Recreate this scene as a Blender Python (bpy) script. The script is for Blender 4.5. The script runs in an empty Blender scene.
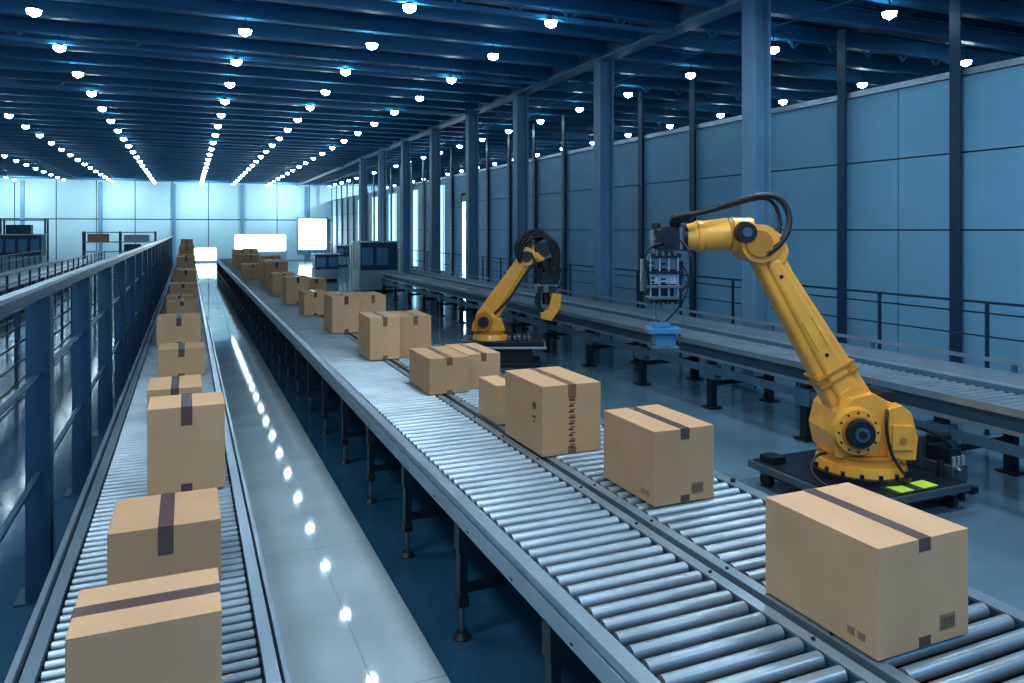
import bpy, math, random
from mathutils import Vector, Matrix
random.seed(7)
SC = bpy.context.scene
COL = SC.collection
TH = math.radians(23.37)

# ------------------------------------------------------------------ materials
def mat(name, col, rough=0.5, metal=0.0, noise=0.0, nscale=8.0, bump=0.0, emit=None, es=0.0, col2=None, spec=0.5, stretch=None, coat=0.0):
    m = bpy.data.materials.new(name); m.use_nodes = True
    nt = m.node_tree; b = nt.nodes['Principled BSDF']
    b.inputs['Base Color'].default_value = (*col, 1)
    b.inputs['Roughness'].default_value = rough
    b.inputs['Metallic'].default_value = metal
    b.inputs['Specular IOR Level'].default_value = spec
    b.inputs['Coat Weight'].default_value = coat
    if emit:
        b.inputs['Emission Color'].default_value = (*emit, 1)
        b.inputs['Emission Strength'].default_value = es
    if noise > 0 or bump > 0 or col2:
        tc = nt.nodes.new('ShaderNodeTexCoord')
        mp = nt.nodes.new('ShaderNodeMapping')
        nt.links.new(tc.outputs['Object'], mp.inputs[0])
        if stretch: mp.inputs['Scale'].default_value = stretch
        n = nt.nodes.new('ShaderNodeTexNoise'); n.inputs['Scale'].default_value = nscale
        n.inputs['Detail'].default_value = 6
        nt.links.new(mp.outputs[0], n.inputs['Vector'])
        r = nt.nodes.new('ShaderNodeValToRGB')
        c2 = col2 if col2 else tuple(c*(1-noise) for c in col)
        r.color_ramp.elements[0].position = 0.3; r.color_ramp.elements[1].position = 0.7
        r.color_ramp.elements[0].color = (*c2, 1); r.color_ramp.elements[1].color = (*col, 1)
        nt.links.new(n.outputs['Fac'], r.inputs[0]); nt.links.new(r.outputs[0], b.inputs['Base Color'])
        if bump > 0:
            bp = nt.nodes.new('ShaderNodeBump'); bp.inputs['Strength'].default_value = bump
            bp.inputs['Distance'].default_value = 0.01
            nt.links.new(n.outputs['Fac'], bp.inputs['Height']); nt.links.new(bp.outputs[0], b.inputs['Normal'])
    return m

M = {}
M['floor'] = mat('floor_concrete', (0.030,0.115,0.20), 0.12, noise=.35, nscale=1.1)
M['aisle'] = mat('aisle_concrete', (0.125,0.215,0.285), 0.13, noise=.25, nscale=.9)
M['walk'] = mat('walkway_polished', (0.42,0.51,0.55), 0.045, noise=.2, nscale=1.6)
M['joint'] = mat('walkway_joint', (0.20,0.28,0.33), 0.3)
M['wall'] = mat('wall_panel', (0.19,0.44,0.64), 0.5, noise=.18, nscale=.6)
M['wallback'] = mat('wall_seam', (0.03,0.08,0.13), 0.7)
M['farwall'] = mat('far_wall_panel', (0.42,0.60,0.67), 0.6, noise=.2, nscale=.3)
M['dark'] = mat('dark_steel_blue', (0.010,0.045,0.09), 0.45, .3)
M['post'] = mat('painted_steel_blue', (0.016,0.065,0.125), 0.4, .2, noise=.2)
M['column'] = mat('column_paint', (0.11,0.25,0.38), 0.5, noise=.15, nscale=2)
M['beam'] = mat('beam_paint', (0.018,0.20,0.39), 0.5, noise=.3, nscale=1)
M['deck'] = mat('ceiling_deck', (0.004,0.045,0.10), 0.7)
M['rail'] = mat('aluminium_rail', (0.38,0.49,0.58), 0.30, .7, noise=.2, nscale=3)
M['railpaint'] = mat('rail_side', (0.10,0.19,0.28), 0.35, .4, noise=.2, nscale=3)
M['roller'] = mat('roller_zinc', (0.34,0.42,0.48), 0.36, .55, noise=.3, nscale=2.5)
M['black'] = mat('black_rubber', (0.010,0.013,0.018), 0.45)
M['blackmetal'] = mat('black_metal', (0.012,0.020,0.033), 0.38, .3)
M['grey'] = mat('grey_metal', (0.15,0.19,0.22), 0.35, .7)
M['ltgrey'] = mat('light_machine_grey', (0.30,0.37,0.42), 0.4, .3)
M['yellow'] = mat('robot_yellow', (0.88,0.42,0.065), 0.33, noise=.16, nscale=4, coat=.25)
M['yellowd'] = mat('robot_yellow_dark', (0.46,0.20,0.03), 0.45)
M['card'] = mat('cardboard', (0.56,0.35,0.205), 0.75, noise=.12, nscale=3.0, bump=.06)
M['card2'] = mat('cardboard_b', (0.49,0.30,0.17), 0.75, noise=.14, nscale=2.0, bump=.06)
M['tape'] = mat('packing_tape', (0.11,0.072,0.07), 0.24)
M['tape2'] = mat('packing_tape_brown', (0.20,0.11,0.065), 0.3)
M['ink'] = mat('printed_ink', (0.10,0.055,0.035), 0.7)
M['label'] = mat('label_paper', (0.24,0.17,0.11), 0.5)
M['lamp'] = mat('lamp_led', (1,1,1), emit=(0.72,0.92,1.0), es=45)
M['win'] = mat('window_daylight', (1,1,1), emit=(0.75,0.93,1.0), es=8)
M['winblue'] = mat('window_frosted', (.5,.7,.8), emit=(0.40,0.76,0.95), es=1.8)
M['palblue'] = mat('suction_blue', (0.06,0.22,0.38), 0.4)
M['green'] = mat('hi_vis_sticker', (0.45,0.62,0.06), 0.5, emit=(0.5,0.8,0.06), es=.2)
M['red'] = mat('red_knob', (0.7,0.03,0.03), 0.35)
M['white'] = mat('white_panel', (0.5,0.6,0.65), 0.4)

# ------------------------------------------------------------------ mesh builder
class MB:
    def __init__(s): s.v=[]; s.f=[]; s.m=[]; s.sm=[]; s.mats=[]
    def mi(s, k):
        if k not in s.mats: s.mats.append(k)
        return s.mats.index(k)
    def add(s, vs, fs, k, smooth=False):
        o=len(s.v); s.v+= [tuple(v) for v in vs]; i=s.mi(k)
        for f in fs:
            s.f.append([o+a for a in f]); s.m.append(i); s.sm.append(smooth and len(f)==4)
    def box(s, x0,x1,y0,y1,z0,z1,k):
        vs=[(x0,y0,z0),(x1,y0,z0),(x1,y1,z0),(x0,y1,z0),(x0,y0,z1),(x1,y0,z1),(x1,y1,z1),(x0,y1,z1)]
        s.add(vs,[(0,3,2,1),(4,5,6,7),(0,1,5,4),(1,2,6,5),(2,3,7,6),(3,0,4,7)],k)
    def obox(s, c, half, rotm, k):
        vs=[]
        for dz in(-1,1):
            for dx,dy in((-1,-1),(1,-1),(1,1),(-1,1)):
                vs.append(Vector(c)+rotm@Vector((dx*half[0],dy*half[1],dz*half[2])))
        s.add(vs,[(0,3,2,1),(4,5,6,7),(0,1,5,4),(1,2,6,5),(2,3,7,6),(3,0,4,7)],k)
    def cyl(s, p0,p1,r0,k,r1=None,n=12,caps=True):
        p0=Vector(p0);p1=Vector(p1); r1=r0 if r1 is None else r1
        d=(p1-p0).normalized(); a=d.orthogonal().normalized(); b=d.cross(a)
        vs=[]
        for p,r in((p0,r0),(p1,r1)):
            for i in range(n):
                t=2*math.pi*i/n; vs.append(p+a*math.cos(t)*r+b*math.sin(t)*r)
        fs=[(i,(i+1)%n,n+(i+1)%n,n+i) for i in range(n)]
        s.add(vs,fs,k,True)
        if caps: s.add(vs,[tuple(range(n-1,-1,-1)),tuple(range(n,2*n))],k)
    def beam(s,p0,p1,w,h,k):
        p0=Vector(p0);p1=Vector(p1);d=(p1-p0);L=d.length;d.normalize()
        up=Vector((0,0,1)) if abs(d.z)<.95 else Vector((0,1,0))
        sx=d.cross(up).normalized(); uz=sx.cross(d)
        R=Matrix((sx,d,uz)).transposed()
        s.obox((p0+p1)/2,(w/2,L/2,h/2),R,k)
    def extr(s, pts, y0,y1,k):
        n=len(pts)
        vs=[(p[0],y0,p[1]) for p in pts]+[(p[0],y1,p[1]) for p in pts]
        ar=sum(pts[i][0]*pts[(i+1)%n][1]-pts[(i+1)%n][0]*pts[i][1] for i in range(n))
        fs=[(i,(i+1)%n,n+(i+1)%n,n+i) for i in range(n)]+[tuple(range(n-1,-1,-1)),tuple(range(n,2*n))]
        if ar>0: fs=[tuple(reversed(f)) for f in fs]
        s.add(vs,fs,k)
    def link(s,a,b,r0,r1,y0,y1,k,n=10):
        a=Vector(a);b=Vector(b);d=(b-a).normalized();ang=math.atan2(d.y,d.x)
        pts=[]
        for i in range(n+1):
            t=ang+math.pi/2+math.pi*i/n; pts.append((a.x+r0*math.cos(t),a.y+r0*math.sin(t)))
        for i in range(n+1):
            t=ang-math.pi/2+math.pi*i/n; pts.append((b.x+r1*math.cos(t),b.y+r1*math.sin(t)))
        s.extr(pts,y0,y1,k)
    def obj(s,name,parent=None,bevel=0,loc=None,seg=2):
        me=bpy.data.meshes.new(name); me.from_pydata(s.v,[],s.f)
        for k in s.mats: me.materials.append(M[k])
        me.polygons.foreach_set('material_index',s.m); me.polygons.foreach_set('use_smooth',s.sm)
        me.update()
        o=bpy.data.objects.new(name,me); COL.objects.link(o)
        if parent: o.parent=parent
        if loc: o.location=loc
        if bevel:
            md=o.modifiers.new('bevel','BEVEL'); md.width=bevel; md.segments=seg; md.limit_method='ANGLE'; md.angle_limit=.6
        return o
def empty(name,loc=(0,0,0),rz=0):
    e=bpy.data.objects.new(name,None); COL.objects.link(e); e.location=loc; e.rotation_euler=(0,0,rz); return e
def hose(name,pts,r,k,parent=None):
    c=bpy.data.curves.new(name,'CURVE'); c.dimensions='3D'; c.bevel_depth=r; c.bevel_resolution=3; c.resolution_u=10
    sp=c.splines.new('NURBS'); sp.points.add(len(pts)-1)
    for p,q in zip(sp.points,pts): p.co=(*q,1)
    sp.use_endpoint_u=True; sp.order_u=4
    c.materials.append(M[k]); o=bpy.data.objects.new(name,c); COL.objects.link(o)
    if parent: o.parent=parent
    return o

YF=64.0
# ------------------------------------------------------------------ floor / walls
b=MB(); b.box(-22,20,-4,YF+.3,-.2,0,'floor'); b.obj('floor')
b=MB()
b.box(.40,1.33,-2,46,0.0,.006,'walk')
for i in range(24): b.box(.40,1.33,-2+2*i,-1.992+2*i,.006,.0068,'joint')
b.box(.93,.938,-2,46,.006,.0068,'joint')
b.obj('polished_walkway')
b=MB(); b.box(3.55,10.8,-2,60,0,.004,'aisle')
for i in range(15): b.box(3.55,10.8,-2+4*i,-1.988+4*i,.004,.0045,'joint')
b.obj('robot_aisle_floor')

b=MB(); WX=11.0
b.box(WX+.06,WX+.25,-2,29.2,0,4.88,'wallback'); b.box(WX+.06,WX+.25,31.1,YF,0,4.88,'wallback'); b.box(WX+.06,WX+.25,29.2,31.1,4.1,4.88,'wallback')
zs=[0,1.25,2.5,3.7,4.88]
y=7.93-2.2*5
while y<YF-2:
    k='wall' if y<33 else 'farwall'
    for i in range(4):
        z0,z1=zs[i],zs[i+1]
        segs=((y+.02,y+2.18),) if y>9 else ((y+.02,y+1.09),(y+1.11,y+2.18))
        for a,c in segs:
            if i<3 and a<29.2<c: c=29.2
            elif i<3 and a<31.1<c: a=31.1
            if c-a>.02: b.box(WX,WX+.06,a,c,z0+.012,z1-.012,k)
    y+=2.2
b.box(WX-.04,WX+.3,-2,YF,4.88,4.98,'rail')
b.obj('wall_right')
b=MB(); y=7.93-2.2*4
while y<YF-1:
    if abs(y-29.93)>.3:
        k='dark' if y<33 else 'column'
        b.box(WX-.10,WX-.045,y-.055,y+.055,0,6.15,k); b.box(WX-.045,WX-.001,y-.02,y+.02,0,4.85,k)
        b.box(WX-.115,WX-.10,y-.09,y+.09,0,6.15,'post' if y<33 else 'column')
    y+=2.2
b.obj('wall_pilasters')
b=MB(); b.box(19.7,20,-4,YF,0,6.9,'dark'); b.obj('wall_outer_right')
b=MB(); b.box(-22.3,-22,-4,YF,0,6.9,'farwall'); b.obj('wall_left')
b=MB(); b.box(WX+.05,WX+.1,29.3,31.0,.05,4.0,'win'); b.box(WX+.0,WX+.12,29.21,29.3,0,4.09,'post'); b.box(WX,WX+.12,31.0,31.09,0,4.09,'post'); b.box(WX,WX+.12,29.3,31.0,4.0,4.09,'post')
b.obj('door_1')
b=MB()
for yy in (33.2,37.6,42.0,46.4,50.8):
    b.box(WX-.03,WX-.005,yy+.2,yy+1.9,.6,4.6,'winblue')
    for q in (.2,1.0,1.85): b.box(WX-.05,WX-.03,yy+q,yy+q+.06,.6,4.6,'column')
b.obj('window_1')
b=MB(); b.box(-22,20,YF+.05,YF+.3,0,6.9,'wallback')
x=-21.9
while x<19:
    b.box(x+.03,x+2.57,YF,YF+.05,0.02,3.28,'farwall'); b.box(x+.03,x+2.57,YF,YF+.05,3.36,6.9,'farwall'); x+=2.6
for x in (-16,-11,-6,-1,4,9,14): b.box(x-.12,x+.12,YF-.2,YF-.001,0,6.1,'column')
b.obj('wall_far')
b=MB(); b.box(8.4,10.6,YF-.26,YF-.21,.9,3.4,'win'); b.box(8.25,10.75,YF-.205,YF-.005,.75,3.55,'column'); b.obj('window_2')
b=MB(); b.box(3.4,7.2,YF-1.5,YF-1.4,.85,2.1,'win'); b.box(3.3,7.3,YF-1.4,YF-1.2,0,2.2,'ltgrey'); b.obj('illuminated_sign_panel')
b=MB(); b.box(.2,2.0,YF-2.0,YF-1.92,0.2,1.1,'win'); b.box(.1,2.1,YF-1.92,YF-1.7,0,1.2,'ltgrey'); b.obj('light_table')

# ------------------------------------------------------------------ ceiling
CX=8.3
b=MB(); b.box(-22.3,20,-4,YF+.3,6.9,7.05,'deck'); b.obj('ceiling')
b=MB()
y=1.0
while y<YF:
    b.box(-22,19.7,y-.09,y+.09,6.22,6.26,'beam'); b.box(-22,19.7,y-.015,y+.015,6.26,6.50,'beam'); b.box(-22,19.7,y-.09,y+.09,6.50,6.54,'beam')
    y+=1.3
y=.35
while y<YF:
    b.box(-22,19.7,y-.04,y+.04,6.62,6.78,'beam'); y+=.65
for x in (-17,-10.5,-3.7,2.0,6.9,12.5): b.box(x-.03,x+.03,-3,YF,6.54,6.62,'beam')
for x in (-7.1,9.6): b.cyl((x,-3,6.12),(x,YF,6.12),.018,'beam',n=8)
b.box(CX-.17,CX+.17,-3,YF-.3,6.17,6.23,'column'); b.box(CX-.05,CX+.05,-3,YF-.3,6.23,6.60,'column'); b.box(CX-.17,CX+.17,-3,YF-.3,6.60,6.66,'column')
for Y in (11.4,16.6,21.8,32.2,42.6):
    x=-21
    b.box(-22,8.1,Y-.05,Y+.05,6.05,6.12,'beam')
    while x<18.5:
        b.beam((x,Y,6.1),(x+.5,Y,6.6),.04,.04,'beam'); b.beam((x+.5,Y,6.6),(x+1,Y,6.1),.04,.04,'beam'); x+=1
b.obj('ceiling_beams')

b=MB()
def dome(b,x,y,z,r):
    n=8; rings=[(r,0),(r*.85,-.6*r),(0.01,-r)]
    vs=[]
    for rr,dz in rings:
        for i in range(n):
            t=2*math.pi*i/n; vs.append((x+rr*math.cos(t),y+rr*math.sin(t),z+dz))
    fs=[(j*n+(i+1)%n,j*n+i,(j+1)*n+i,(j+1)*n+(i+1)%n) for j in range(2) for i in range(n)]
    b.add(vs,fs,'lamp',True)
for x in (-17.5,-14.2,-11,-7.9,-5.0,-2.25,.92,3.18,5.6,10.36,14.8,18):
    y=11.4-2.6*5
    off=random.uniform(-.1,.1) if abs(x)<6 else random.uniform(-1,1)
    while y<YF-1:
        b.cyl((x,y+off,6.0),(x,y+off,6.04),.09,'blackmetal',r1=.06,n=10)
        dome(b,x,y+off,6.0,.11)
        b.cyl((x,y+off,6.04),(x,y+off,6.23),.010,'blackmetal',n=4)
        y+=2.6
b.obj('ceiling_lamps')

for Y in [0.2,4.8,9.4,14.17,18.6,22.4,26.3,30.3,34.4,38.5]:
    b=MB()
    b.box(CX-.16,CX+.16,Y-.02,Y+.12,0,6.165,'column')
    b.box(CX-.17,CX-.13,Y-.13,Y+.15,0,6.165,'column'); b.box(CX+.13,CX+.17,Y-.13,Y+.15,0,6.165,'column')
    b.box(CX-.25,CX+.25,Y-.25,Y+.25,0,.04,'column')
    for (dx,dy) in ((-.2,-.2),(.2,-.2),(-.2,.2),(.2,.2)): b.cyl((CX+dx,Y+dy,.04),(CX+dx,Y+dy,.07),.02,'blackmetal',n=6)
    b.obj('steel_column' )

# ------------------------------------------------------------------ conveyors
ZR=.85
def rollers(b,x0,x1,y0,y1,pitch,r=.032,k='roller'):
    y=y0
    while y<y1:
        n=14 if y<9 else (8 if y<22 else 6)
        b.cyl((x0,y,ZR-r),(x1,y,ZR-r),r,k,n=n)
        if y<9:
            b.cyl((x0-.02,y,ZR-r),(x0,y,ZR-r),r*.45,'black',n=8); b.cyl((x1,y,ZR-r),(x1+.02,y,ZR-r),r*.45,'black',n=8)
        y+=pitch
def channel(b,x,side,y0,y1,top=.845,h=.17,w=.07,k='rail',k2='railpaint'):
    xa,xb=sorted((x,x+side*w))
    b.box(xa,xb,y0,y1,top-.012,top,k)
    b.box(xa,xb,y0,y1,top-h,top-h+.012,k)
    wa,wb=sorted((x,x+side*.01)); b.box(wa,wb,y0,y1,top-h+.012,top-.012,k2)
    la,lb=sorted((x+side*w,x+side*(w-.008))); b.box(la,lb,y0,y1,top-.045,top-.012,k); b.box(la,lb,y0,y1,top-h+.012,top-h+.04,k)
def leg(b,x,y,z1):
    b.box(x-.025,x+.025,y-.035,y+.035,.22,z1,'blackmetal')
    b.box(x-.035,x+.035,y-.045,y+.045,z1-.16,z1-.0,'black')
    b.cyl((x,y,.03),(x,y,.24),.016,'grey',n=8)
    b.cyl((x,y,.006),(x,y,.036),.06,'black',r1=.035,n=14)
    b.cyl((x,y,0),(x,y,.006),.06,'black',n=14)
    b.box(x-.032,x+.032,y-.042,y+.042,.20,.26,'black')

Y1=46
main=empty('roller_conveyor')
b=MB()
rollers(b,1.61,2.27,.6,Y1,.108); rollers(b,2.47,3.23,.6,Y1,.108)
b.obj('rollers',main)
b=MB()
channel(b,1.59,-1,.5,Y1,h=.15,w=.075)
b.box(1.50,1.512,.5,Y1,.74,.80,'rail')
channel(b,2.285,1,.5,Y1,w=.06); channel(b,2.455,-1,.5,Y1,w=.06)
b.box(2.345,2.395,.5,Y1,.78,.80,'black')
channel(b,3.245,1,.5,Y1,w=.085)
y=.7
while y<16:
    b.cyl((3.29,y,.845),(3.29,y,.865),.016,'black',n=8)
    b.cyl((1.515,y+.2,.73),(1.505,y+.2,.73),.012,'blackmetal',n=6)
    b.cyl((2.32,y+.3,.845),(2.32,y+.3,.852),.01,'blackmetal',n=6); b.cyl((2.42,y+.3,.845),(2.42,y+.3,.852),.01,'blackmetal',n=6)
    y+=.65
b.obj('side_rails',main)
b=MB(); y=.6
while y<Y1:
    for x in (1.545,2.37,3.29): leg(b,x,y,.695 if x!=2.37 else .68)
    b.beam((1.55,y,.30),(3.29,y,.30),.04,.05,'blackmetal')
    b.beam((1.55,y,.655),(3.29,y,.655),.04,.05,'blackmetal')
    y+=1.25
for x in (1.9,2.9): b.box(x-.02,x+.02,.6,Y1,.60,.635,'blackmetal')
b.box(1.62,2.26,.5,Y1,.69,.70,'black'); b.box(2.48,3.22,.5,Y1,.69,.70,'black')
b.obj('legs',main)

lc=empty('package_conveyor')
b=MB(); rollers(b,-.50,.25,.6,50,.074,r=.021,k='roller'); b.box(-.5,.25,.6,50,.68,.70,'black'); b.obj('rollers',lc)
b=MB()
channel(b,-.51,-1,.5,50,top=.87,h=.2,w=.05); channel(b,.26,1,.5,50,top=.87,h=.2,w=.05)
b.box(-.60,-.575,.5,50,.80,.89,'rail'); b.box(.325,.345,.5,50,.72,.86,'rail')
b.obj('side_rails',lc)
b=MB(); y=.9
while y<50:
    for x in (-.54,.29): leg(b,x,y,.67)
    b.beam((-.54,y,.3),(.29,y,.3),.04,.05,'blackmetal'); y+=1.8
b.obj('legs',lc)
b=MB(); b.box(-.66,-.60,2.92,3.0,.86,.90,'blackmetal'); b.cyl((-.63,2.96,.90),(-.63,2.96,.93),.014,'red',n=14); b.cyl((-.63,2.96,.93),(-.63,2.96,.95),.028,'red',n=16)
b.cyl((-.66,2.9,.88),(-.69,2.86,.87),.014,'red',n=10)
b.obj('emergency_stop_button',lc)

rc=empty('transfer_conveyor')
YT=28
b=MB(); y=3.0
while y<YT:
    b.cyl((6.82,y,.81),(7.72,y,.81),.034,'roller',n=8); y+=.105
b.obj('rollers',rc)
b=MB()
channel(b,6.8,-1,2.8,YT,top=.90,h=.22,w=.1); channel(b,7.74,1,2.8,YT,top=.90,h=.22,w=.1)
b.box(6.66,6.70,2.8,YT,.86,.93,'rail'); b.box(6.70,6.72,2.8,YT,.50,.60,'railpaint'); b.box(7.84,7.88,2.8,YT,.86,1.02,'rail')
b.box(7.84,7.86,2.8,YT,1.10,1.14,'rail')
y=3.3
while y<YT: b.box(7.86,7.88,y,y+.05,.9,1.14,'railpaint'); y+=1.75
b.obj('side_rails',rc)
b=MB(); y=3.3
while y<YT:
    for x in (6.75,7.78):
        b.box(x-.05,x+.05,y-.05,y+.05,.0,.68,'blackmetal'); b.box(x-.1,x+.1,y-.1,y+.1,0,.03,'blackmetal')
        b.box(x-.07,x+.07,y-.12,y+.12,.42,.62,'railpaint' if x<7 else 'grey')
    b.beam((6.75,y,.35),(7.78,y,.35),.05,.06,'blackmetal'); y+=1.75
b.obj('legs',rc)

# ------------------------------------------------------------------ railings
def railing(name,x,y0,y1,pitch,ztop,mids,pw,k='post',rk='post',rr=.018,topw=.09,toph=.06,cap=False):
    b=MB(); y=y0
    while y<y1:
        b.box(x-pw/2,x+pw/2,y-pw/2,y+pw/2,0,ztop,k)
        b.box(x-pw*.9,x+pw*.9,y-pw*.9,y+pw*.9,0,.015,k)
        y+=pitch
    b.box(x-topw/2,x+topw/2,y0-pitch,y1,ztop,ztop+toph,rk)
    for z in mids: b.cyl((x,y0-pitch,z),(x,y1,z),rr,rk,n=8)
    if cap: b.box(x-topw*.35,x+topw*.35,y0-pitch,y1,ztop+toph,ztop+toph+.02,'rail')
    return b.obj(name,bevel=0)
railing('guard_railing',-.93,1.55,52,2.22,2.05,(1.52,.85),.145,rr=.022,topw=.10,toph=.06,cap=True)
railing('wall_railing',8.95,3.0,60,1.55,1.6,(1.2,.8,.4),.035,k='dark',rk='dark',topw=.03,toph=.03,rr=.010)
for x,zt in ((-2.4,1.25),(-4.2,1.35),(-7.2,1.4),(-10.8,1.4),(-15,1.5)):
    b=MB(); y=6.0 if x<-3 else 4.5
    ya=y
    while y<48:
        b.box(x-.025,x+.025,y-.025,y+.025,0,zt,'post'); y+=1.5
    for z in (.15,.45,.75,zt-.25,zt): b.box(x-.012,x+.012,ya,48,z-.014,z+.014,'post')
    b.obj('safety_fence')

# ------------------------------------------------------------------ cardboard boxes
def cbox(x,y,w,d,h,z=ZR+.001,tape='y',drop=.22,k='card',label=False,ink=False,rz=0,tk='tape'):
    b=MB(); hw,hd=w/2,d/2
    g=.0025
    b.box(-hw,hw,-hd,hd,0,h-.006,k)
    if tape=='y':
        b.box(-hw,-g,-hd,hd,h-.006,h,k); b.box(g,hw,-hd,hd,h-.006,h,k)
    else:
        b.box(-hw,hw,-hd,-g,h-.006,h,k); b.box(-hw,hw,g,hd,h-.006,h,k)
    o=b.obj('cardboard_box',bevel=.006,seg=2,loc=(x+hw,y+hd,z))
    t=MB(); tw=min(.033,w*.075); e=.0012; dd=h*drop
    if tape=='y':
        t.box(-tw,tw,-hd-e,hd+e,h,h+e,tk); t.box(-tw,tw,-hd-e,-hd,h-dd,h,tk); t.box(-tw,tw,hd,hd+e,h-dd,h,tk)
        t.box(-tw,tw,-hd-e,-hd,0.004,h*.10,tk if not ink else 'tape2')
    else:
        t.box(-hw-e,hw+e,-tw,tw,h,h+e,tk); t.box(-hw-e,-hw,-tw,tw,h-dd,h,tk); t.box(hw,hw+e,-tw,tw,h-dd,h,tk)
    if label:
        t.box(hw-.17,hw-.08,-hd-e,-hd,h*.10,h*.25,'label')
        for i in range(6): t.box(hw-.16+.013*i,hw-.155+.013*i,-hd-2*e,-hd-e,h*.12,h*.22,'ink')
        for i in range(2): t.box(-hw-e,-hw,-hd+.06+.05*i,-hd+.095+.05*i,h*.1,h*.17,'label')
    if ink:
        for i in range(9):
            zz=h*.08+h*.085*i
            t.box(-tw*.8,tw*(.1+.7*random.random()),-hd-e*1.5,-hd,zz,zz+h*.03,'ink')
            t.box(-tw*.5,tw*.8,-hd-e*1.5,-hd,zz+h*.042,zz+h*.055,'ink')
        t.cyl((-hw-e,-hd+.14,h*.68),(-hw,-hd+.14,h*.68),.03,'ink',n=16)
        t.box(-hw-e,-hw,-hd+.11,-hd+.17,h*.50,h*.53,'ink'); t.box(-hw-e,-hw,-hd+.12,-hd+.16,h*.44,h*.46,'ink')
    t.obj('tape_and_print',parent=o)
    o.rotation_euler[2]=rz
    return o
cbox(2.420,2.075,.51,.61,.43,drop=.12,label=True)
cbox(2.548,3.755,.433,.60,.447,drop=.15,label=True,k='card2')
cbox(2.361,4.907,.486,.70,.51,drop=.2,ink=True,k='card2',tk='tape2')
cbox(2.40,5.87,.42,.44,.33,tk='tape2')
cbox(2.215,7.2,.42,.75,.36,tk='tape2',k='card2'); cbox(2.65,7.3,.37,.75,.36,tk='tape2')
cbox(2.11,9.4,.39,.7,.54,tk='tape2'); cbox(2.51,9.45,.42,.7,.53,k='card2',tk='tape2')
cbox(2.11,12.1,.45,.8,.58); cbox(2.57,12.15,.42,.8,.58,tk='tape2')
for (x,y,w,d,h) in ((2.05,14.8,.42,.8,.45),(2.5,15,.45,.8,.38),(2.0,17.2,.5,.8,.6),(2.55,18,.45,.8,.5),(1.95,19.6,.55,.9,.55),(2.0,22,.6,.9,.75),(2.1,24.5,.6,.9,.7),(1.7,26.5,.6,1,.5),(2.35,27,.6,.9,.75),(1.9,30,.6,1,.7),(1.8,33,.7,1,.6),(2.3,35.5,.6,1,.8),(2,38.5,.8,1,.7)):
    cbox(x,y,w,d,h,k=random.choice(['card','card2']),tk=random.choice(['tape','tape2']))
cbox(-.339,2.597,.44,.34,.42,tape='x',drop=.5)
cbox(-.331,3.786,.475,.47,.29,drop=.45,k='card2')
cbox(-.232,5.144,.45,.40,.537,drop=.22)
cbox(-.318,7.05,.43,.60,.29,drop=.3)
cbox(-.307,9.24,.48,.50,.31,drop=.3,k='card2')
cbox(-.41,11.8,.58,.7,.38,drop=.3)
for (x,y,w,d,h) in ((-.35,14.9,.5,.6,.35),(-.40,16.6,.5,.7,.3),(-.38,18.6,.56,.7,.42),(-.3,21.3,.5,.8,.6),(-.4,24,.6,.8,.5),(-.35,27.5,.58,.8,.75),(-.35,31,.6,.8,.7),(-.35,35,.6,.9,.95),(-.35,39.5,.6,.9,1.0),(-.35,44,.6,.9,1.15)):
    cbox(x,y,w,d,h,k=random.choice(['card','card2']))

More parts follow.
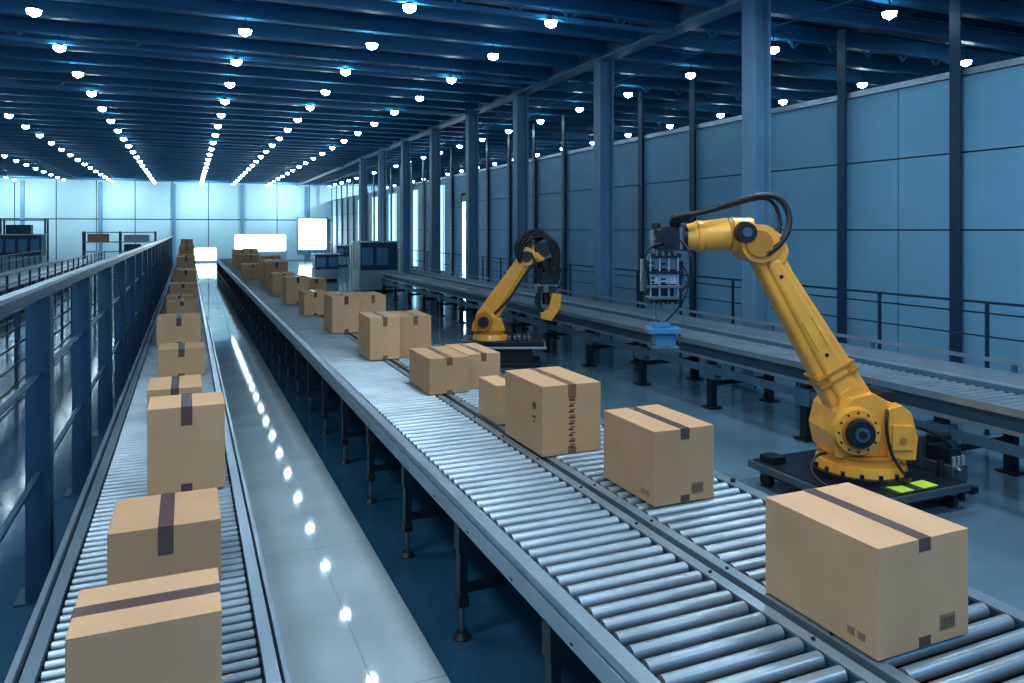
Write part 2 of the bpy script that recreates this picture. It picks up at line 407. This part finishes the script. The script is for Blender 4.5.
# ------------------------------------------------------------------ robot 1
def robot_big():
    s=.00933; cx=858; cy=468
    def P(px,py): return ((px-cx)*s,(cy-py)*s)
    def P3(px,py,y=0): return ((px-cx)*s,y,(cy-py)*s)
    root=empty('industrial_robot_arm',(5.76,5.14,.25),-TH)
    b=MB()
    b.cyl((0,0,0),(0,0,.05),.45,'blackmetal',n=40)
    b.cyl((0,0,.05),(0,0,.13),.40,'yellow',r1=.385,n=40)
    b.cyl((0,0,.13),(0,0,.20),.355,'yellow',r1=.37,n=40)
    b.cyl((0,0,.20),(0,0,.22),.38,'yellowd',n=40)
    for i in range(16):
        t=i*math.pi/8; b.cyl((.405*math.cos(t),.405*math.sin(t),.05),(.405*math.cos(t),.405*math.sin(t),.085),.02,'blackmetal',n=6)
    tur=[P(*p) for p in ((823,447),(819,425),(824,404),(836,390),(858,384),(872,392),(886,397),(895,412),(899,432),(896,447))]
    b.extr(tur,-.26,.30,'yellow')
    tur2=[P(*p) for p in ((870,447),(870,398),(882,394),(892,402),(898,425),(896,447))]
    b.extr(tur2,-.32,.12,'yellow')
    b.obj('base_turret',root,bevel=.04,seg=3)
    b=MB()
    x,z=P(840,420)
    b.cyl((x,-.26,z),(x,-.33,z),.215,'yellow',r1=.20,n=36)
    b.cyl((x,-.33,z),(x,-.36,z),.145,'yellowd',n=32)
    b.cyl((x,-.36,z),(x,-.41,z),.13,'black',r1=.12,n=32)
    b.cyl((x,-.41,z),(x,-.42,z),.065,'grey',n=24); b.cyl((x,-.42,z),(x,-.435,z),.035,'black',n=16)
    for i in range(12):
        t=i*math.pi/6; b.cyl((x+.175*math.cos(t),-.33,z+.175*math.sin(t)),(x+.175*math.cos(t),-.342,z+.175*math.sin(t)),.010,'blackmetal',n=6)
    x2,z2=P(882,424); b.box(x2-.09,x2+.09,-.345,-.31,z2-.12,z2+.10,'yellow')
    b.cyl((x2,-.345,z2-.03),(x2,-.36,z2-.03),.03,'yellowd',n=16)
    x2,z2=P(872,392); b.box(x2-.03,x2+.09,-.2,.1,z2-.12,z2+.07,'black')
    b.obj('shoulder_motor',root,bevel=.008)
    b=MB()
    b.link(P(846,398),P(757,245),.20,.12,-.13,.13,'yellow')
    b.link(P(838,384),P(768,262),.115,.07,-.165,.165,'yellow')
    b.obj('lower_arm',root,bevel=.04,seg=3)
    b=MB()
    a=Vector(P(846,398)); c=Vector(P(757,245)); d=(c-a).normalized(); nrm=Vector((-d.y,d.x))
    for t,hw in ((.17,.198),(.215,.195)):
        q=a.lerp(c,t); pts=[q+nrm*hw-d*.014,q-nrm*hw-d*.014,q-nrm*hw+d*.014,q+nrm*hw+d*.014]
        b.extr([(p.x,p.y) for p in pts],-.17,.17,'yellowd')
    b.cyl((a.x,-.2,a.y),(a.x,.24,a.y),.17,'yellow',n=32)
    for t in (.32,.82):
        q=a.lerp(c,t)
        b.cyl((q.x,-.165,q.y),(q.x,-.171,q.y),.018,'blackmetal',n=10)
    q=a.lerp(c,.45); p1=q-d*.16; p2=q+d*.16
    for off in (-.05,.05):
        e1=p1+nrm*off; e2=p2+nrm*off
        b.beam((e1.x,-.166,e1.y),(e2.x,-.166,e2.y),.006,.006,'yellowd')
    b.obj('arm_collar',root,bevel=.004)
    b=MB()
    ex,ez=P(752,240)
    b.cyl((ex,-.20,ez),(ex,.22,ez),.175,'yellow',n=36)
    b.extr([P(*p) for p in ((738,222),(760,222),(776,232),(783,248),(778,262),(768,262),(752,256),(738,250))],-.15,.17,'yellow')
    b.extr([P(*p) for p in ((768,248),(782,256),(790,272),(782,278),(766,264))],-.10,.13,'yellow')
    b.obj('elbow_housing',root,bevel=.035,seg=3)
    b=MB()
    b.cyl((ex-.02,-.20,ez),(ex-.02,-.235,ez),.12,'yellowd',n=30)
    x3,z3=P(737,229); b.cyl((x3,-.17,z3),(x3,-.25,z3),.10,'black',r1=.09,n=30); b.cyl((x3,-.25,z3),(x3,-.26,z3),.045,'grey',n=20)
    b.obj('elbow_motor',root,bevel=.006)
    b=MB()
    def X(px,py): return P3(px,py)
    b.cyl(X(748,232),X(728,231),.165,'yellow',r1=.16,n=32)
    b.cyl(X(728,231),X(725,231),.15,'yellowd',n=32)
    b.cyl(X(725,231),X(700,233),.155,'yellow',r1=.14,n=32)
    b.cyl(X(700,233),X(694,233),.147,'yellow',r1=.147,n=32)
    b.cyl(X(694,233),X(681,234),.135,'yellow',r1=.11,n=32)
    b.obj('forearm',root,bevel=.012,seg=2)
    b=MB()
    b.cyl(X(683,234),X(672,234),.13,'black',r1=.12,n=24)
    b.cyl(P3(663,236,-.15),P3(663,236,.15),.12,'black',n=24)
    b.cyl(P3(663,236,-.15),P3(663,236,-.18),.06,'blackmetal',n=20)
    b.cyl(P3(672,224,-.05),P3(672,215,-.05),.05,'blackmetal',n=14)
    b.box(*(P(650,0)[0],P(660,0)[0]),-.1,.1,P(0,245)[1],P(0,226)[1],'blackmetal')
    b.cyl(P3(655,228,.05),P3(655,220,.05),.045,'black',n=14)
    b.cyl(P3(676,246,-.12),P3(676,224,-.12),.035,'grey',n=12)
    b.box(P(666,0)[0],P(684,0)[0],-.16,-.08,P(0,220)[1],P(0,213)[1],'black')
    for i in range(4): b.cyl(P3(652+6*i,246,-.13),P3(652+6*i,252,-.13),.02,'grey',n=8)
    b.obj('wrist',root,bevel=.01)
    b=MB()
    def bx(x0,x1,y0,y1,d0,d1,k): b.box(P(x0,0)[0],P(x1,0)[0],d0,d1,P(0,y1)[1],P(0,y0)[1],k)
    bx(646,676,250,254,-.14,.14,'blackmetal'); bx(644,674,254,266,-.11,.11,'grey'); bx(641,678,267,270,-.15,.15,'blackmetal')
    bx(646,672,270,280,-.12,.12,'ltgrey'); bx(642,676,281,284,-.15,.15,'grey'); bx(648,670,284,292,-.09,.09,'blackmetal')
    bx(645,674,292,295,-.14,.14,'grey')
    for px in (646,655,664,673):
        for dy in (-.12,.12): b.cyl(P3(px,250,dy),P3(px,292,dy),.012,'rail',n=8)
        b.cyl(P3(px,295,-.08),P3(px,300,-.08),.02,'black',r1=.03,n=12); b.cyl(P3(px,295,.08),P3(px,300,.08),.02,'black',r1=.03,n=12)
    b.cyl(P3(661,240),P3(661,250),.09,'grey',n=20)
    bx(639,644,256,288,-.06,.06,'grey'); bx(676,680,258,276,-.05,.05,'blackmetal')
    for yy in (258,263,273,277):
        bx(643,650,yy,yy+2,-.13,-.11,'black'); bx(655,661,yy+1,yy+3,-.125,-.11,'blackmetal')
    b.cyl(P3(659,295),P3(659,324),.010,'palblue',n=8); b.cyl(P3(654,295,.05),P3(655,324,.03),.007,'grey',n=8)
    b.obj('gripper',root,bevel=.004)
    b=MB()
    bx(650,667,319,324,-.06,.06,'palblue'); bx(645,677,324,329,-.13,.13,'palblue')
    bx(652,672,329,342,-.08,.08,'palblue'); bx(648,675,342,345,-.10,.10,'grey')
    b.cyl(P3(648,329,-.1),P3(648,338,-.1),.012,'grey',n=8); b.cyl(P3(675,329,-.1),P3(675,338,-.1),.012,'grey',n=8)
    b.obj('suction_head',root,bevel=.008)
    hose('hose_1',[P3(668,222,-.12),P3(662,213,-.2),P3(690,212,-.22),P3(715,203,-.2),P3(745,194,-.15),P3(770,191,-.1),P3(784,206,-.1),P3(782,230,-.15),P3(768,244,-.2),P3(757,250,-.22)],.028,'black',root)
    hose('hose_2',[P3(676,226,-.12),P3(668,216,-.16),P3(695,211,-.17),P3(725,203,-.12),P3(752,195,-.05),P3(768,194,0),P3(779,210,0),P3(777,232,-.05),P3(764,242,-.1)],.018,'blackmetal',root)
    hose('hose_3',[P3(660,240,-.15),P3(640,240,-.2),P3(636,262,-.18),P3(648,280,-.15),P3(640,292,-.1)],.012,'black',root)
    hose('hose_4',[P3(674,236,-.14),P3(690,252,-.2),P3(690,275,-.2),P3(676,286,-.15)],.012,'black',root)
    hose('hose_5',[P3(680,262,0),P3(692,280,-.1),P3(680,300,-.1),P3(664,318,0)],.007,'blackmetal',root)
    hose('hose_6',[P3(876,396,-.2),P3(868,400,-.32),P3(866,412,-.33),P3(868,430,-.34),P3(872,446,-.36),P3(880,458,-.42)],.014,'black',root)
    hose('hose_7',[P3(815,444,-.2),P3(798,440,-.3),P3(786,458,-.3),P3(804,466,-.45)],.013,'black',root)
robot_big()

def cart():
    root=empty('robot_platform_cart',(5.80,5.18,0))
    b=MB()
    b.box(-.70,.60,-.64,.66,.20,.249,'blackmetal')
    b.box(-.72,.62,-.66,-.62,.17,.24,'grey'); b.box(-.74,-.70,-.66,.68,.17,.24,'grey')
    b.box(-.62,.54,-.56,.58,.10,.20,'black')
    for x in (-.62,.5):
        for y in (-.54,.54):
            b.cyl((x-.03,y,.07),(x+.03,y,.07),.07,'black',n=16); b.box(x-.05,x+.05,y-.05,y+.05,.12,.20,'grey')
    b.obj('chassis',root,bevel=.008)
    b=MB()
    b.box(-.20,-.04,-.61,-.46,.249,.256,'green'); b.box(.08,.26,-.61,-.46,.249,.256,'green')
    b.box(-.25,-.21,-.62,-.44,.249,.258,'grey'); b.box(-.03,.07,-.62,-.44,.249,.254,'grey')
    b.box(-.66,-.46,-.60,-.3,.249,.28,'blackmetal'); b.box(-.63,-.5,-.55,-.4,.28,.29,'grey')
    b.box(-.66,-.5,.42,.60,.249,.31,'blackmetal')
    b.obj('control_pads',root,bevel=.002)
    b=MB()
    b.box(.60,.80,-.5,-.1,.18,.34,'grey'); b.box(.63,.78,-.45,-.2,.34,.48,'blackmetal'); b.box(.62,.80,.1,.4,.12,.42,'blackmetal')
    b.cyl((.64,-.55,.30),(.78,-.15,.44),.03,'grey'); b.cyl((.60,.0,.46),(.80,.3,.56),.03,'rail')
    b.cyl((.55,-.3,.55),(.80,-.3,.55),.04,'black'); b.box(.72,.81,-.6,.3,.10,.16,'blackmetal')
    b.box(.56,.66,-.2,.3,.249,.55,'grey'); b.cyl((.50,-.45,.249),(.50,-.45,.40),.03,'blackmetal')
    for i in range(3): b.cyl((.64+.06*i,-.48,.34),(.64+.06*i,-.48,.42),.018,'ltgrey',n=8)
    for x in (.66,.77):
        for y in (-.45,.3): b.box(x-.03,x+.03,y-.03,y+.03,0,.2,'blackmetal')
    b.obj('coupling_unit',root,bevel=.006)
    hose('cable_1',[(.25,-.1,.7),(.42,-.3,.72),(.6,-.4,.6),(.74,-.4,.45)],.018,'black',root)
    hose('cable_2',[(.3,.1,.5),(.5,.0,.6),(.66,-.1,.68),(.76,.2,.45)],.016,'black',root)
    hose('cable_3',[(-.67,-.45,.28),(-.80,-.5,.26),(-.80,-.3,.14),(-.70,-.1,.20)],.012,'black',root)
cart()

# ------------------------------------------------------------------ robot 2
def robot_far():
    s=.0187; cx=492; cy=338
    def P(px,py): return ((px-cx)*s,(cy-py)*s)
    def P3(px,py,y=0): return ((px-cx)*s,y,(cy-py)*s)
    root=empty('industrial_robot_arm',(5.21,13.0,.48),-TH)
    b=MB()
    b.cyl((0,0,0),(0,0,.10),.36,'yellow',r1=.33,n=28); b.cyl((0,0,.1),(0,0,.16),.28,'yellowd',n=28)
    b.extr([P(*p) for p in ((472,330),(473,322),(480,314),(492,312),(502,318),(506,330))],-.22,.22,'yellow')
    b.extr([P(*p) for p in ((494,330),(498,320),(506,322),(512,330),(514,336),(496,336))],-.16,.16,'black')
    b.obj('base_turret',root,bevel=.03)
    b=MB()
    b.link(P(486,318),P(527,256),.20,.125,-.12,.12,'yellow')
    b.link(P(491,310),P(522,264),.12,.08,-.15,.15,'yellow')
    b.obj('lower_arm',root,bevel=.03)
    b=MB()
    x,z=P(484,320); b.cyl((x,-.22,z),(x,-.27,z),.17,'yellowd',n=24); b.cyl((x,-.27,z),(x,-.31,z),.10,'black',n=20)
    x,z=P(526,256); b.cyl((x,-.18,z),(x,.18,z),.17,'yellow',n=24); b.cyl((x,-.18,z),(x,-.22,z),.10,'black',n=20)
    b.box(P(518,0)[0],P(532,0)[0],-.15,.15,P(0,252)[1],P(0,240)[1],'black')
    b.cyl(P3(533,238,0),P3(541,234,0),.11,'black',n=14); b.box(P(522,0)[0],P(530,0)[0],-.1,.1,P(0,240)[1],P(0,234)[1],'grey')
    b.box(P(534,0)[0],P(550,0)[0],-.13,.1,P(0,252)[1],P(0,243)[1],'blackmetal')
    b.cyl(P3(545,250,-.14),P3(545,250,.12),.12,'black',n=16)
    b.obj('elbow_motor',root,bevel=.01)
    b=MB()
    b.cyl(P3(528,250),P3(543,260),.15,'yellow',r1=.12,n=20)
    b.cyl(P3(543,260),P3(549,276),.15,'black',r1=.12,n=20)
    b.box(P(538,0)[0],P(558,0)[0],-.15,.13,P(0,284)[1],P(0,272)[1],'blackmetal')
    b.cyl(P3(540,268,-.1),P3(540,280,-.1),.06,'black',n=12); b.cyl(P3(557,264,-.1),P3(557,278,-.1),.05,'black',n=12)
    b.obj('forearm',root,bevel=.012)
    b=MB()
    b.box(P(534,0)[0],P(558,0)[0],-.16,.16,P(0,292)[1],P(0,284)[1],'grey')
    b.box(P(537,0)[0],P(543,0)[0],-.18,-.16,P(0,291)[1],P(0,285)[1],'black'); b.box(P(548,0)[0],P(555,0)[0],-.18,-.16,P(0,291)[1],P(0,285)[1],'black')
    b.extr([P(*p) for p in ((552,292),(561,294),(560,307),(551,320),(541,318),(540,313),(548,308),(550,300))],-.14,.12,'yellow')
    b.extr([P(*p) for p in ((536,292),(541,292),(541,304),(544,311),(539,311),(534,302))],-.10,.08,'blackmetal')
    b.cyl(P3(546,290),P3(546,304),.07,'black',n=12)
    b.obj('gripper',root,bevel=.01)
    for i,(dx,dy) in enumerate(((0,0),(4,2),(-3,3),(7,5))):
        hose('hose_%d'%(i+1),[P3(520,262,-.2),P3(514+dx,246,-.25),P3(524+dx,232+dy,-.2),P3(540,228+dy*1.5,-.15),P3(552+dx,240,-.15),P3(556+dx*.5,258,-.15),P3(550+dx,276,-.14)],.024,'black',root)
    hose('hose_5',[P3(495,312,-.2),P3(508,300,-.25),P3(518,285,-.22),P3(528,268,-.18),P3(536,262,-.18)],.022,'black',root)
    hose('hose_6',[P3(530,252,-.2),P3(545,278,-.28),P3(534,290,-.2),P3(540,270,-.2)],.02,'black',root)
    hose('hose_7',[P3(556,262,-.15),P3(566,276,-.2),P3(560,292,-.2),P3(553,286,-.16)],.016,'black',root)
    b=MB()
    b.box(-.55,.95,-.45,.45,-.10,0,'blackmetal'); b.box(-.6,1.0,-.5,.5,-.13,-.09,'ltgrey')
    b.box(-.4,.75,-.35,.35,-.42,-.13,'black'); b.box(-.5,.9,-.42,.42,-.48,-.40,'blackmetal')
    for i in range(5): b.box(.3+.09*i,.36+.09*i,-.3,.1,0,.08,'grey')
    b.obj('pedestal',root,bevel=.01)
robot_far()

# ------------------------------------------------------------------ background equipment
def machine(name,x,y,w,d,h,k='post'):
    b=MB(); b.box(x,x+w,y,y+d,.12,h*.45,'ltgrey'); b.box(x+.05,x+w-.05,y+.05,y+d,h*.45,h,k)
    b.box(x-.05,x+w+.05,y-.05,y+d,h,h+.06,'white'); b.box(x+.1,x+w-.1,y+.1,y+d-.1,0,.12,'blackmetal')
    for i in range(int(w/.6)): b.box(x+.1+.6*i,x+.55+.6*i,y+.04,y+.05,h*.55,h*.9,'palblue')
    b.obj(name,bevel=0)
machine('packing_machine',6.2,29.5,1.6,1.4,2.0)
machine('control_cabinet',5.6,37,1.2,1,1.3); machine('packing_machine',-10.3,51,2.5,1.5,2.2)
machine('control_cabinet',9.3,52,1,1,1.4)
def rack(x,y,w,n,h):
    b=MB()
    for i in range(n+1):
        for dy in (0,1): b.box(x+i*w-.05,x+i*w+.05,y+dy-.05,y+dy+.05,0,h,'post')
    for j in range(4):
        z=.3+j*(h-.4)/3
        b.box(x,x+n*w,y-.05,y+1.05,z,z+.07,'ltgrey')
    for i in range(n):
        for j in range(3):
            if random.random()<.75:
                z=.37+j*(h-.4)/3; a=random.uniform(.9,w-.5)
                b.box(x+i*w+.25,x+i*w+.25+a,y+.1,y+.9,z,z+random.uniform(.4,.75),random.choice(['white','post','ltgrey','card2']))
    b.obj('storage_rack')
rack(-18,56,2.4,4,3.2); rack(-6.5,58,2.2,2,2.4)
for i,(x,y) in enumerate(((-9.8,38),(-9.6,30),(-13.2,42),(-13.8,34))):
    b=MB()
    b.box(x,x+1.8,y,y+1,.75,.85,'ltgrey')
    for a in (0.05,1.75):
        for c in (.05,.95): b.box(x+a-.04,x+a+.04,y+c-.04,y+c+.04,0,.75,'post')
    b.box(x+.3,x+1,y+.2,y+.8,.85,1.3,'white')
    b.obj('work_table')
b=MB(); b.box(-6.3,-5.2,8,47,.7,.85,'railpaint'); b.box(-6.35,-6.3,8,47,.66,.92,'rail'); b.box(-5.2,-5.15,8,47,.66,.92,'rail')
y=8.5
while y<47:
    b.box(-6.3,-6.2,y,y+.08,0,.7,'post'); b.box(-5.3,-5.2,y,y+.08,0,.7,'post'); y+=2
b.obj('belt_conveyor')

# ------------------------------------------------------------------ lights
def area(name,loc,size,power,col,rot=(0,0,0),sy=None):
    l=bpy.data.lights.new(name,'AREA'); l.energy=power; l.color=col; l.size=size
    if sy: l.shape='RECTANGLE'; l.size_y=sy
    o=bpy.data.objects.new(name,l); COL.objects.link(o); o.location=loc; o.rotation_euler=rot; return o
for x in (-1.5,3.0,6.8):
    for y in (-1.0,3.2,7.0):
        area('near_fill_light',(x,y,5.95),.8,90,(.80,.93,1.0))  # added overhead fill for the near zone, out of view, no fittings modelled
area('rear_area_light',(-3,-3.6,3.2),5,85,(.80,.93,1.0),rot=(math.radians(80),0,math.radians(-15)),sy=4)  # broad unseen area light behind the camera; no door is modelled
for x in (-17,-11,-5,1,7,13):
    area('far_wall_fill',(x,YF-3.5,5.9),.5,230,(.72,.92,1.0),rot=(math.radians(50),0,0),sy=.3)  # fill lights added to brighten the far wall, without fixtures
w=bpy.data.worlds.new('world'); SC.world=w; w.use_nodes=True
w.node_tree.nodes['Background'].inputs[0].default_value=(.03,.30,.70,1)
w.node_tree.nodes['Background'].inputs[1].default_value=.9

# ------------------------------------------------------------------ camera
c=bpy.data.cameras.new('camera'); c.sensor_width=36; c.lens=36*750/1024; c.shift_y=-111.5/1024; c.clip_end=300
o=bpy.data.objects.new('camera',c); COL.objects.link(o); o.location=(0,0,2.5); o.rotation_euler=(math.radians(90),0,-TH)
SC.camera=o
SC.view_settings.view_transform='Standard'
SC.view_settings.look='None'
SC.view_settings.exposure=0.22
SC.view_settings.gamma=0.88
